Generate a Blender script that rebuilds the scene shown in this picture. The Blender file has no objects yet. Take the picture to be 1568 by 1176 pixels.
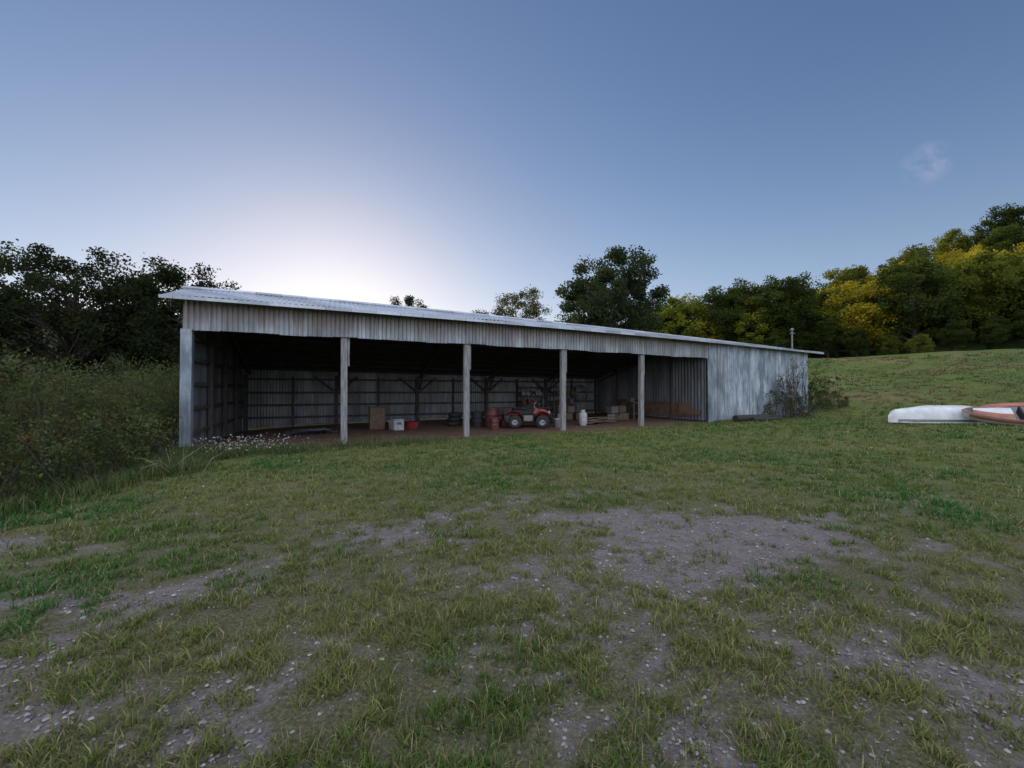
import bpy, math, numpy as np
from mathutils import Vector, Matrix, Euler
rng=np.random.default_rng(7)
scene=bpy.context.scene
scene.view_settings.view_transform='Standard'
try: scene.view_settings.look='None'
except Exception: pass
scene.view_settings.exposure=0
SUN_AZ=math.radians(-23.0); SUN_EL=math.radians(8.5)
ANG=math.radians(24.3); DX,DY=math.cos(ANG),math.sin(ANG)
P0=(-9.03,11.63)
def L2W(s,t): return (P0[0]+s*DX-t*DY, P0[1]+s*DY+t*DX)
def W2L(x,y):
    a=x-P0[0]; b=y-P0[1]
    return a*DX+b*DY, -a*DY+b*DX
# ---------------------------------------------------------------- noise
def _h(i,j,seed):
    v=np.sin(i*127.1+j*311.7+seed*74.7)*43758.5453
    return v-np.floor(v)
def vn(x,y,seed=0):
    x=np.asarray(x,float); y=np.asarray(y,float)
    i=np.floor(x); j=np.floor(y); fx=x-i; fy=y-j
    fx=fx*fx*(3-2*fx); fy=fy*fy*(3-2*fy)
    return (_h(i,j,seed)*(1-fx)+_h(i+1,j,seed)*fx)*(1-fy)+(_h(i,j+1,seed)*(1-fx)+_h(i+1,j+1,seed)*fx)*fy
def fbm(x,y,o=4,seed=0):
    r=0;a=.5;tot=0
    for k in range(o):
        r=r+a*vn(np.asarray(x)*2**k+k*17.3,np.asarray(y)*2**k-k*9.1,seed+k); tot+=a; a*=.55
    return r/tot
def ss(a,b,x):
    t=np.clip((np.asarray(x,float)-a)/(b-a),0,1); return t*t*(3-2*t)
def polyd(x,y,pts):
    d=np.full(np.shape(x),1e9)
    for (ax_,ay_),(bx_,by_) in zip(pts[:-1],pts[1:]):
        vx,vy=bx_-ax_,by_-ay_; t=np.clip(((x-ax_)*vx+(y-ay_)*vy)/(vx*vx+vy*vy),0,1)
        d=np.minimum(d,np.hypot(x-ax_-t*vx,y-ay_-t*vy))
    return d
# ---------------------------------------------------------------- terrain
def ground_z(x,y):
    x=np.asarray(x,float); y=np.asarray(y,float)
    s,t=W2L(x,y)
    z=np.clip(0.0125*(s-4),-.12,.32)
    r=np.hypot(x,y); a=np.degrees(np.arctan2(x,y))
    W=ss(8,34,a)*(1-ss(110,150,a))
    re=np.minimum(r,85)
    z=z+W*(0.158*np.clip(re-27,0,30)+.075*np.clip(re-57,0,28))
    W2=ss(22,52,a)*(1-ss(110,150,a))
    z=z+W2*0.34*np.clip(r-82,0,75)
    q=x*math.sin(SUN_AZ)+y*math.cos(SUN_AZ); p=x*math.cos(SUN_AZ)-y*math.sin(SUN_AZ)
    rid=22.5*ss(80,138,q)*(1-ss(95,170,p))*(1-ss(150,260,-p))  # hidden ridge toward the sun, added so the foreground stays shaded
    z=np.maximum(z,rid+z*0.05)
    z=z+0.05*(fbm(x*.35,y*.35,3,5)-.5)*ss(2,9,r)*(1-ss(-1.5,.5,t)*(s>-1)*(s<29)*(t<11))
    z=z+(fbm(x*.12,y*.12,3,25)-.5)*.8*ss(30,45,r)
    z=z+ (fbm(x*.03,y*.03,3,15)-.5)*2.0*ss(45,110,r)
    z=z-0.35*ss(0,8,-(x+8.5))*ss(-3,4,y)  # falls away on the left
    return z
BL=[(2.5,4.75,1.3,.7,.70),(1.2,5.4,1.1,.6,.33),(2.7,2.25,.9,.5,.56),(-2.5,2.2,.8,.45,.42),(-.3,2.6,.4,.3,.20),(1.2,3.8,.9,.4,.38),
    (-2.9,3.5,.8,.35,.32),(-5.6,4.7,.5,.3,.5),(-1.4,4.7,.8,.4,.24),(4.2,5.6,.9,.3,.20),(.9,2.0,.5,.3,.27),(3.6,3.2,.8,.35,.25),(-.2,7.5,1.2,.3,.12),(.1,3.1,.4,.3,.28),(1.8,4.2,3,1.8,.12)]
TRK1=[(-3.4,1.6),(-3.1,2.5),(-2.9,3.6),(-2.0,4.8),(.2,6.5),(2.5,7.2),(5.5,8.0),(12,10.5)]
TRK2=[(-1.5,1.2),(-1.4,2.4),(-.8,3.4),(.9,4.4),(2.5,4.9),(5,5.7),(10,7.6)]
def bare(x,y):
    b=0
    for cx,cy,rx,ry,w in BL: b=b+w*np.exp(-((x-cx)/rx)**2-((y-cy)/ry)**2)
    for T_ in (TRK1,TRK2): b=b+.22*np.exp(-(polyd(x,y,T_)/.28)**2)
    r=np.hypot(x,y)
    n=fbm(x*1.3,y*1.8,4,3); n2=fbm(x*8,y*8,3,9)
    v=b*.66+.46*n+.60*n2-.05*ss(5,9,r)
    return ss(.61,.88,v)*(1-ss(9,14,r))
def tallmask(x,y):
    edge=-6.0-(y-4.5)*.12+.5*(vn(y*.9,x*0+3,2)-.5)
    m=ss(0,.5,edge-x)*ss(3.6,4.6,y+(-x-6)*.15)
    s,t=W2L(x,y)
    m2=ss(-1.7,-1.0,t+.6*(vn(s*1.1,s*0,4)-.5))*(s<7.5)*(s>-6)*(t<-.1)*(1-.8*ss(3,7.5,s))
    inb=(s>-.1)&(s<28)&(t>-.15)&(t<9.2)
    return np.maximum(m,m2)*(~inb)
def dirtmask(x,y):
    s,t=W2L(x,y)
    n=fbm(x*1.5,y*1.5,3,21)
    m=ss(-1.0,-.1,t+ (n-.5)*1.4)*(t<9.2)*ss(-.2,.3,s)*(1-ss(20.0,20.4,s))
    return m
# ---------------------------------------------------------------- materials
def newmat(name):
    m=bpy.data.materials.new(name); m.use_nodes=True
    nt=m.node_tree; nt.nodes.clear(); return m,nt
def N(nt,typ,**kw):
    n=nt.nodes.new(typ)
    for k,v in kw.items(): setattr(n,k,v)
    return n
def pmat(name,col,rough=.6,metal=0,var=.25,scale=8,bump=.0,col2=None,stretch=(1,1,1)):
    m,nt=newmat(name); L=nt.links.new
    o=N(nt,'ShaderNodeOutputMaterial'); b=N(nt,'ShaderNodeBsdfPrincipled')
    b.inputs['Roughness'].default_value=rough; b.inputs['Metallic'].default_value=metal
    tc=N(nt,'ShaderNodeTexCoord'); mp=N(nt,'ShaderNodeMapping'); mp.inputs['Scale'].default_value=stretch
    L(tc.outputs['Object'],mp.inputs['Vector'])
    n=N(nt,'ShaderNodeTexNoise'); n.inputs['Scale'].default_value=scale; n.inputs['Detail'].default_value=6
    L(mp.outputs[0],n.inputs['Vector'])
    r=N(nt,'ShaderNodeValToRGB'); r.color_ramp.elements[0].position=.3; r.color_ramp.elements[1].position=.7
    c2=col2 if col2 else tuple(c*(1+var) for c in col)
    r.color_ramp.elements[0].color=(*[c*(1-var) for c in col],1); r.color_ramp.elements[1].color=(*c2,1)
    L(n.outputs['Fac'],r.inputs[0]); L(r.outputs[0],b.inputs['Base Color']); L(b.outputs[0],o.inputs[0])
    if bump>0:
        bp=N(nt,'ShaderNodeBump'); bp.inputs['Strength'].default_value=bump; bp.inputs['Distance'].default_value=.02
        L(n.outputs['Fac'],bp.inputs['Height']); L(bp.outputs[0],b.inputs['Normal'])
    return m
def leafmat(name,trans=.4):
    m,nt=newmat(name); L=nt.links.new
    o=N(nt,'ShaderNodeOutputMaterial'); a=N(nt,'ShaderNodeAttribute',attribute_name='Col')
    d=N(nt,'ShaderNodeBsdfDiffuse'); t=N(nt,'ShaderNodeBsdfTranslucent'); mx=N(nt,'ShaderNodeMixShader'); mx.inputs[0].default_value=trans
    oi=N(nt,'ShaderNodeObjectInfo'); hs=N(nt,'ShaderNodeHueSaturation')
    mr=N(nt,'ShaderNodeMapRange'); mr.inputs['To Min'].default_value=.7; mr.inputs['To Max'].default_value=1.3
    if 'foliage' in name: L(oi.outputs['Random'],mr.inputs['Value']); L(mr.outputs[0],hs.inputs['Value'])
    L(a.outputs['Color'],hs.inputs['Color'])
    L(hs.outputs[0],d.inputs[0]); L(hs.outputs[0],t.inputs[0])
    L(d.outputs[0],mx.inputs[1]); L(t.outputs[0],mx.inputs[2]); L(mx.outputs[0],o.inputs[0]); return m
M_leaf=leafmat('foliage',.4); M_grass=leafmat('grass_blades',.35)
M_bark=pmat('bark',(.05,.04,.035),.9,0,.4,6,.6,stretch=(3,3,.6))
def metalmat(name,base,light,rust,rustamt=.5,ztop=None,rough=.45):
    m,nt=newmat(name); L=nt.links.new
    o=N(nt,'ShaderNodeOutputMaterial'); b=N(nt,'ShaderNodeBsdfPrincipled'); b.inputs['Roughness'].default_value=rough; b.inputs['Metallic'].default_value=.25
    tc=N(nt,'ShaderNodeTexCoord')
    def noise(sc,stretch,det=6):
        mp=N(nt,'ShaderNodeMapping'); mp.inputs['Scale'].default_value=stretch; L(tc.outputs['Object'],mp.inputs[0])
        n=N(nt,'ShaderNodeTexNoise'); n.inputs['Scale'].default_value=sc; n.inputs['Detail'].default_value=det; n.inputs['Roughness'].default_value=.65
        L(mp.outputs[0],n.inputs[0]); return n.outputs['Fac']
    r1=N(nt,'ShaderNodeValToRGB'); r1.color_ramp.elements[0].position=.40; r1.color_ramp.elements[1].position=.60
    r1.color_ramp.elements[0].color=(*base,1); r1.color_ramp.elements[1].color=(*light,1)
    L(noise(1.6,(1,1,.35),10),r1.inputs[0])
    br=N(nt,'ShaderNodeTexWhiteNoise',noise_dimensions='1D'); sep=N(nt,'ShaderNodeSeparateXYZ'); L(tc.outputs['Object'],sep.inputs[0])
    ma=N(nt,'ShaderNodeMath',operation='ADD'); L(sep.outputs[0],ma.inputs[0]); L(sep.outputs[1],ma.inputs[1])
    mb=N(nt,'ShaderNodeMath',operation='MULTIPLY'); mb.inputs[1].default_value=1.35; L(ma.outputs[0],mb.inputs[0])
    mc=N(nt,'ShaderNodeMath',operation='FLOOR'); L(mb.outputs[0],mc.inputs[0]); L(mc.outputs[0],br.inputs['W'])
    mr=N(nt,'ShaderNodeMapRange'); mr.inputs['To Min'].default_value=.68; mr.inputs['To Max'].default_value=1.12; L(br.outputs['Value'],mr.inputs[0])
    fr=N(nt,'ShaderNodeMath',operation='FRACT'); L(mb.outputs[0],fr.inputs[0]); lt=N(nt,'ShaderNodeMath',operation='LESS_THAN'); lt.inputs[1].default_value=.025; L(fr.outputs[0],lt.inputs[0])
    li=N(nt,'ShaderNodeMath',operation='MULTIPLY'); li.inputs[1].default_value=-.35; L(lt.outputs[0],li.inputs[0])
    sm=N(nt,'ShaderNodeMath',operation='ADD'); L(mr.outputs[0],sm.inputs[0]); L(li.outputs[0],sm.inputs[1])
    mul=N(nt,'ShaderNodeMixRGB',blend_type='MULTIPLY'); mul.inputs[0].default_value=1; L(r1.outputs[0],mul.inputs[1]); L(sm.outputs[0],mul.inputs[2])
    r2=N(nt,'ShaderNodeValToRGB'); r2.color_ramp.elements[0].position=.46; r2.color_ramp.elements[1].position=.64
    r2.color_ramp.elements[0].color=(0,0,0,1); r2.color_ramp.elements[1].color=(1,1,1,1)
    L(noise(2.6,(3,3,.25),8),r2.inputs[0])
    fac=N(nt,'ShaderNodeMath',operation='MULTIPLY'); fac.inputs[1].default_value=rustamt; L(r2.outputs[0],fac.inputs[0]); f=fac.outputs[0]
    if ztop:
        mz=N(nt,'ShaderNodeMapRange'); mz.inputs['From Min'].default_value=ztop[0]; mz.inputs['From Max'].default_value=ztop[1]; mz.inputs['To Max'].default_value=.7
        L(sep.outputs[2],mz.inputs[0])
        ad=N(nt,'ShaderNodeMath',operation='ADD',use_clamp=True); L(f,ad.inputs[0]); L(mz.outputs[0],ad.inputs[1]); f=ad.outputs[0]
    mx=N(nt,'ShaderNodeMixRGB'); L(f,mx.inputs[0]); L(mul.outputs[0],mx.inputs[1]); mx.inputs[2].default_value=(*rust,1)
    L(mx.outputs[0],b.inputs['Base Color']); L(b.outputs[0],o.inputs[0]); return m
M_fascia=metalmat('weathered_fascia_sheet',(.18,.20,.245),(.31,.345,.41),(.125,.10,.09),.65,(3.5,3.95))
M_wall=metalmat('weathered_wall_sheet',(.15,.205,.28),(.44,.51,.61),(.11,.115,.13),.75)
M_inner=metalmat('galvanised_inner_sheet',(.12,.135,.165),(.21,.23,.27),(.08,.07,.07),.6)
M_roof=metalmat('roof_sheet',(.33,.37,.46),(.42,.47,.56),(.25,.22,.22),.2,rough=.35)
M_wood=pmat('weathered_post_wood',(.20,.205,.22),.85,0,.5,6,.5,stretch=(5,5,.4))
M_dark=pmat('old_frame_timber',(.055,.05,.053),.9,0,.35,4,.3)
# ---------------------------------------------------------------- builder
class B:
    def __init__(s): s.v=[];s.f=[];s.m=[];s.sm=[];s.n=0
    def add(s,vs,fs,mi=0,smooth=False):
        o=s.n; s.v.extend([tuple(map(float,p)) for p in vs]); s.n+=len(vs)
        for f in fs: s.f.append(tuple(o+i for i in f)); s.m.append(mi); s.sm.append(smooth)
    def box(s,c,d,mi=0,rot=None,taper=1.0):
        hx,hy,hz=d[0]/2,d[1]/2,d[2]/2
        ch=min(d)*.08
        vs=[]
        R=Euler(rot).to_matrix() if rot else None
        for z,k in((-hz,1),(-hz+ch,1),(hz-ch,taper),(hz,taper)):
            e=ch if abs(z)==hz else 0
            for x,y in((-hx,-hy),(hx,-hy),(hx,hy),(-hx,hy)):
                p=Vector(((x-math.copysign(e,x))*k,(y-math.copysign(e,y))*k,z))
                if R: p=R@p
                vs.append((p.x+c[0],p.y+c[1],p.z+c[2]))
        fs=[(3,2,1,0),(12,13,14,15)]
        for l in range(3):
            for i in range(4):
                j=(i+1)%4; fs.append((l*4+i,l*4+j,l*4+4+j,l*4+4+i))
        s.add(vs,fs,mi)
    def tube(s,pts,rad,n=8,mi=0,cap=True,smooth=True):
        pts=[Vector(p) for p in pts]; vs=[];fs=[]
        for i,p in enumerate(pts):
            d=(pts[min(i+1,len(pts)-1)]-pts[max(i-1,0)]).normalized()
            up=Vector((0,0,1)) if abs(d.z)<.9 else Vector((1,0,0))
            a=d.cross(up).normalized(); b=d.cross(a).normalized()
            r=rad[i] if hasattr(rad,'__len__') else rad
            for k in range(n):
                t=2*math.pi*k/n; q=p+a*(r*math.cos(t))+b*(r*math.sin(t)); vs.append(tuple(q))
        for i in range(len(pts)-1):
            for k in range(n):
                j=(k+1)%n; fs.append((i*n+k,i*n+j,(i+1)*n+j,(i+1)*n+k))
        s.add(vs,fs,mi,smooth)
        if cap:
            s.add(vs[:n],[tuple(range(n))],mi); s.add(vs[-n:],[tuple(range(n-1,-1,-1))],mi)
    def lathe(s,c,axis,prof,n=20,mi=0):
        ax=Vector(axis).normalized(); up=Vector((0,0,1)) if abs(ax.z)<.9 else Vector((1,0,0))
        a=ax.cross(up).normalized(); b=ax.cross(a).normalized(); vs=[];fs=[]
        for r,h in prof:
            for k in range(n):
                t=2*math.pi*k/n; vs.append(tuple(Vector(c)+ax*h+a*(r*math.cos(t))+b*(r*math.sin(t))))
        for i in range(len(prof)-1):
            for k in range(n):
                j=(k+1)%n; fs.append((i*n+k,i*n+j,(i+1)*n+j,(i+1)*n+k))
        s.add(vs,fs,mi,True)
    def grid(s,rows,mi=0,smooth=True):
        n=len(rows[0]); vs=[p for r in rows for p in r]; fs=[]
        for i in range(len(rows)-1):
            for k in range(n-1): fs.append((i*n+k,i*n+k+1,(i+1)*n+k+1,(i+1)*n+k))
        s.add(vs,fs,mi,smooth)
    def obj(s,name,mats,loc=(0,0,0),rz=0,parent=None):
        me=bpy.data.meshes.new(name); me.from_pydata(s.v,[],s.f); 
        for m in mats: me.materials.append(m)
        me.polygons.foreach_set('material_index',s.m); me.polygons.foreach_set('use_smooth',s.sm); me.update()
        o=bpy.data.objects.new(name,me); scene.collection.objects.link(o)
        o.location=loc; o.rotation_euler=(0,0,rz)
        if parent: o.parent=parent
        return o
def fastmesh(name,V,F,mats,col=None,mi=None,smooth=False):
    me=bpy.data.meshes.new(name)
    me.vertices.add(len(V)); me.vertices.foreach_set('co',np.asarray(V,np.float32).ravel())
    loops=np.concatenate([f.ravel() for f in F]).astype(np.int32)
    tot=np.concatenate([np.full(len(f),f.shape[1]) for f in F]).astype(np.int32)
    st=np.concatenate([[0],np.cumsum(tot)[:-1]]).astype(np.int32)
    me.loops.add(len(loops)); me.loops.foreach_set('vertex_index',loops)
    me.polygons.add(len(tot)); me.polygons.foreach_set('loop_start',st); 
    try: me.polygons.foreach_set('loop_total',tot)
    except Exception: pass
    for m in mats: me.materials.append(m)
    if mi is not None: me.polygons.foreach_set('material_index',np.asarray(mi,np.int32))
    me.polygons.foreach_set('use_smooth',np.full(len(tot),smooth))
    me.update(calc_edges=True)
    if col is not None:
        a=me.attributes.new('Col','FLOAT_COLOR','POINT'); c=np.ones((len(V),4),np.float32); c[:,:3]=col
        a.data.foreach_set('color',c.ravel())
    me.validate()
    return me
def addobj(name,me,loc=(0,0,0),rz=0,sc=1,parent=None):
    o=bpy.data.objects.new(name,me); scene.collection.objects.link(o); o.location=loc; o.rotation_euler=(0,0,rz)
    o.scale=(sc,sc,sc) if not hasattr(sc,'__len__') else sc
    if parent: o.parent=parent
    return o
def leafquads(C,size,R,upb=.3,asp=.6):
    n=len(C)
    a=R.normal(size=(n,3)); a/=np.linalg.norm(a,axis=1)[:,None]
    nn=R.normal(size=(n,3)); nn[:,2]+=upb; b=np.cross(nn,a); b/=np.linalg.norm(b,axis=1)[:,None]+1e-9
    s=np.asarray(size)*R.uniform(.6,1.3,n); s=s[:,None]
    V=np.stack([C-a*s*.5,C+b*s*.5*asp-a*s*.08,C+a*s*.5,C-b*s*.5*asp-a*s*.08],1).reshape(-1,3)
    F=np.arange(4*n).reshape(n,4); return V,F
def tubes_np(paths,n=5):
    Vs=[];Fs=[];o=0
    for pts,rad in paths:
        b=B(); b.tube(pts,rad,n,cap=False); Vs.append(np.array(b.v)); Fs.append(np.array(b.f)+o); o+=len(b.v)
    return np.concatenate(Vs),np.concatenate(Fs)
def tree_mesh(name,seed,H,rad,base,cl=60,lp=220,ls=.3,c1=(.035,.055,.018),c2=(.08,.10,.03),shape=1.0,clr=1.15,trunk=.28,lobe=.5,sep=.62):
    R=np.random.default_rng(seed)
    cz=(H+base)/2; rz=(H-base)/2
    cs=[]
    k=0
    while len(cs)<cl and k<20000:
        k+=1
        d=R.normal(size=3); d/=np.linalg.norm(d); rr=R.uniform(.25,1)**.5
        lob=1-lobe*.5+lobe*vn(math.atan2(d[1],d[0])*1.6+5,d[2]*2+3,seed)
        wz=1.0 if d[2]>0 else shape
        p=np.array([d[0]*rad*rr*lob*wz,d[1]*rad*rr*lob*wz,cz+d[2]*rz*rr*min(lob,1.02)])
        if all(np.linalg.norm(p-q)>clr*sep for q in cs): cs.append(p)
    cs=np.array(cs)
    top=np.array([R.normal()*.3,R.normal()*.3,H*.86])
    paths=[]
    def tp(f): return np.array([top[0]*f+.15*math.sin(f*5+seed),top[1]*f+.15*math.cos(f*4+seed),H*.86*f])
    paths.append(([tp(f) for f in np.linspace(0,1,9)],[trunk*(1-.9*f)*(1.35 if f==0 else 1) for f in np.linspace(0,1,9)]))
    for c in cs:
        f=np.clip((c[2]-rad*.45*R.uniform(.6,1.2))/(H*.86),base*.7/H,.95); a=tp(f); mid=(a+c)/2+np.array([0,0,.15*np.linalg.norm(c-a)])*R.uniform(-.3,1)
        mid[:2]+=R.normal(size=2)*.2
        r0=trunk*(1-.85*f)*.32
        paths.append(([a,(a+mid)/2+R.normal(size=3)*.06,mid,(mid+c)/2+R.normal(size=3)*.1,c],[r0,r0*.8,r0*.6,r0*.4,.012]))
    TV,TF=tubes_np(paths)
    C=[];col=[]
    c1=np.array(c1);c2=np.array(c2)
    for c in cs:
        m=int(lp*R.uniform(.55,1.35)); d=R.normal(size=(m,3)); d/=np.linalg.norm(d,axis=1)[:,None]
        rr=clr*R.uniform(.7,1.3)*R.uniform(.1,1,m)**.6*(1+.18*R.normal(size=m)*(R.uniform(size=m)<.3))
        q=c+d*rr[:,None]*np.array([1,1,.75]); C.append(q)
        tn=np.clip(R.uniform(0,1)*.7+.3*R.uniform(0,1,m),0,1)[:,None]; col.append(c1+(c2-c1)*tn)
    C=np.concatenate(C);col=np.concatenate(col)
    LV,LF=leafquads(C,ls,R)
    V=np.concatenate([TV,LV]); cc=np.concatenate([np.full((len(TV),3),.06),np.repeat(col,4,0)])
    mi=np.concatenate([np.ones(len(TF)),np.zeros(len(LF))])
    return fastmesh(name,V,[TF,LF+len(TV)],[M_leaf,M_bark],cc,mi)
# ---------------------------------------------------------------- ground
nU=760
u=np.linspace(-1,1,nU); ax=2.0*np.sinh(7.2*u)
gx,gy=np.meshgrid(ax*.98,ax*.98+2.5)
gz=ground_z(gx,gy)
bm_=bare(gx,gy); dm=dirtmask(gx,gy); tm=tallmask(gx,gy)
gz=gz-.006*bm_+ .014*(vn(gx*14,gy*14,31)-.5)*(np.hypot(gx,gy)<14)
V=np.stack([gx,gy,gz],-1).reshape(-1,3)
ii=np.arange(nU*nU).reshape(nU,nU)
F=np.stack([ii[:-1,:-1],ii[:-1,1:],ii[1:,1:],ii[1:,:-1]],-1).reshape(-1,4)
rr=np.hypot(gx,gy); q_=gx*math.sin(SUN_AZ)+gy*math.cos(SUN_AZ); aa=np.degrees(np.arctan2(gx,gy))
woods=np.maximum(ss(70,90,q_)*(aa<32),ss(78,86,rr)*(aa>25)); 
def groundmat():
    m,nt=newmat('ground_grass_gravel'); L=nt.links.new
    o=N(nt,'ShaderNodeOutputMaterial'); b=N(nt,'ShaderNodeBsdfPrincipled'); b.inputs['Roughness'].default_value=.95
    b.inputs['Specular IOR Level'].default_value=.1
    at=N(nt,'ShaderNodeAttribute',attribute_name='Col'); at2=N(nt,'ShaderNodeAttribute',attribute_name='Mask2')
    sp=N(nt,'ShaderNodeSeparateColor'); L(at.outputs['Color'],sp.inputs[0]); sp2=N(nt,'ShaderNodeSeparateColor'); L(at2.outputs['Color'],sp2.inputs[0])
    tc=N(nt,'ShaderNodeTexCoord')
    def noise(sc,det=8,ro=.65):
        n=N(nt,'ShaderNodeTexNoise'); n.inputs['Scale'].default_value=sc; n.inputs['Detail'].default_value=det; n.inputs['Roughness'].default_value=ro
        L(tc.outputs['Object'],n.inputs[0]); return n.outputs['Fac']
    def ramp(src,stops):
        r=N(nt,'ShaderNodeValToRGB'); e=r.color_ramp.elements
        e[0].position=stops[0][0]; e[0].color=(*stops[0][1],1); e[1].position=stops[-1][0]; e[1].color=(*stops[-1][1],1)
        for p,c in stops[1:-1]:
            x=e.new(p); x.color=(*c,1)
        L(src,r.inputs[0]); return r.outputs[0]
    def mix(f,a,bb,mode='MIX'):
        x=N(nt,'ShaderNodeMixRGB',blend_type=mode); 
        if isinstance(f,float): x.inputs[0].default_value=f
        else: L(f,x.inputs[0])
        L(a,x.inputs[1]); 
        if isinstance(bb,tuple): x.inputs[2].default_value=(*bb,1)
        else: L(bb,x.inputs[2])
        return x.outputs[0]
    fine=ramp(noise(22),[(.3,(.045,.062,.024)),(.5,(.09,.115,.042)),(.7,(.165,.16,.075))])
    big=ramp(noise(.35,9,.7),[(.33,(.055,.10,.028)),(.5,(.105,.135,.042)),(.66,(.175,.15,.075))])
    g=mix(.6,fine,big)
    field=ramp(noise(.16,10,.75),[(.36,(.045,.080,.022)),(.5,(.095,.125,.036)),(.62,(.18,.14,.075))])
    g=mix(sp2.outputs[2],g,field)
    thatch=ramp(noise(45,6),[(.3,(.04,.038,.028)),(.5,(.10,.093,.062)),(.68,(.19,.172,.13))])
    g=mix(sp2.outputs[1],g,thatch)
    v=N(nt,'ShaderNodeTexVoronoi'); v.inputs['Scale'].default_value=45; L(tc.outputs['Object'],v.inputs['Vector'])
    hs=ramp(v.outputs['Distance'],[(0.0,(.27,.255,.275)),(.5,(.16,.145,.155)),(1,(.08,.075,.078))])
    soil=ramp(noise(9,10,.7),[(.35,(.11,.09,.085)),(.65,(.22,.20,.205))])
    gr=mix(.5,hs,soil)
    g=mix(sp.outputs[0],g,gr)
    dirt=ramp(noise(3),[(.3,(.10,.066,.05)),(.7,(.19,.125,.10))])
    g=mix(sp.outputs[1],g,dirt)
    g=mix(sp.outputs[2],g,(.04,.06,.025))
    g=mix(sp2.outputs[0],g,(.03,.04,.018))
    L(g,b.inputs['Base Color'])
    bp=N(nt,'ShaderNodeBump'); bp.inputs['Strength'].default_value=.9; bp.inputs['Distance'].default_value=.04
    L(noise(30),bp.inputs['Height']); L(bp.outputs[0],b.inputs['Normal']); L(b.outputs[0],o.inputs[0]); return m
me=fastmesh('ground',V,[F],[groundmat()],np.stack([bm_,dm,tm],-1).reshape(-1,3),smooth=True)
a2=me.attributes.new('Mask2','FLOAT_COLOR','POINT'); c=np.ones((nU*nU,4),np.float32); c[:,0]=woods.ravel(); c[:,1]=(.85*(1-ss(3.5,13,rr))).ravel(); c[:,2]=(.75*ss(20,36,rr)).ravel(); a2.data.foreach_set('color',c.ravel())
addobj('ground',me)
# ---------------------------------------------------------------- grass blades
def blades(name,X,Y,H,Wd,col,seed,lean=.5,curl=.5):
    R=np.random.default_rng(seed); n=len(X); Z=ground_z(X,Y)-.01
    th=R.uniform(0,2*np.pi,n); w=np.stack([np.cos(th),np.sin(th),0*th],-1)*(Wd*.5)[:,None]
    ph=R.uniform(0,2*np.pi,n); ln=np.abs(R.normal(0,lean,n)); dr=np.stack([np.cos(ph)*ln,np.sin(ph)*ln,np.ones(n)],-1); dr/=np.linalg.norm(dr,axis=1)[:,None]
    P=np.stack([X,Y,Z],-1); mid=P+dr*(H*.55)[:,None]
    tip=mid+(dr+np.stack([np.cos(ph),np.sin(ph),-.6+0*ph],-1)*(curl*R.uniform(.2,1,n))[:,None])*(H*.5)[:,None]
    V=np.stack([P-w,P+w,mid+w*.8,mid-w*.8,tip],1).reshape(-1,3)
    o=(np.arange(n)*5)[:,None]
    Q=o+np.array([[0,1,2,3]]); T=o+np.array([[3,2,4]])
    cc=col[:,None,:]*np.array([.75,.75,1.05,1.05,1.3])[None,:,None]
    me=fastmesh(name,V,[Q,T],[M_grass],cc.reshape(-1,3)); return addobj(name,me)
R=np.random.default_rng(3)
nt_=50000
r=1.15*(62/1.15)**R.uniform(0,1,nt_); a=R.uniform(math.radians(-64),math.radians(64),nt_)
tx=r*np.sin(a); ty=r*np.cos(a)
fn=fbm(tx*4.5,ty*4.5,3,44)
keep=(R.uniform(0,1,nt_)>bare(tx,ty)*.90)&(R.uniform(0,1,nt_)>dirtmask(tx,ty))&(R.uniform(0,1,nt_)<.05+1.15*ss(.36,.60,fn)+ss(5,11,r))
s_,t_=W2L(tx,ty); keep&=~((s_>-.2)&(s_<28.2)&(t_>-.05)&(t_<9.3))
tx,ty,r=tx[keep],ty[keep],r[keep]
nb=15
dry=fbm(tx*.8,ty*.8,3,61); lush=fbm(tx*.5+4,ty*.5,3,77); fld=fbm(tx*.12,ty*.12,4,81)
tc_=R.uniform(0,1,len(tx))
g1=np.array([.08,.142,.034]);g2=np.array([.18,.20,.07]);g3=np.array([.32,.28,.175]);g4=np.array([.052,.145,.038])
w=np.clip((dry-.30)*2.2+.6*(tc_-.5)+.2*np.exp(-((tx-1)/4)**2-((ty-4)/3)**2)+(fld-.5)*2.0*ss(12,30,r),0,1)[:,None]
bc=g1*(1-w)+g2*w; wl=np.clip((lush-.56)*6+.3*(tc_[::-1]-.5),0,1)[:,None]; bc=bc*(1-wl)+g4*wl
wf=(ss(.55,.68,fld)*ss(22,34,r))[:,None]; bc=bc*(1-wf)+np.array([.19,.145,.085])*wf
bc*= (1-.22*ss(18,40,r))[:,None]
hgt=(.03+.075*R.uniform(0,1,len(tx))**2+.02*wl[:,0])*(1+.10*np.minimum(r,40)/4)
X=np.repeat(tx,nb);Y=np.repeat(ty,nb);rr_=np.repeat(r,nb)
sp=np.repeat(R.uniform(.010,.036,len(tx)),nb)*(1+rr_*.12)
X=X+R.normal(size=len(X))*sp; Y=Y+R.normal(size=len(X))*sp
col=np.repeat(bc,nb,0)*R.uniform(.6,1.4,len(X))[:,None]
dm_=R.uniform(0,1,len(X))<.17; col[dm_]=g3*R.uniform(.5,1.15,dm_.sum())[:,None]
blades('grass',X,Y,np.repeat(hgt,nb)*R.uniform(.6,1.3,len(X)),.0042*(1+rr_*.22),col,5,.6,.7)
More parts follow.
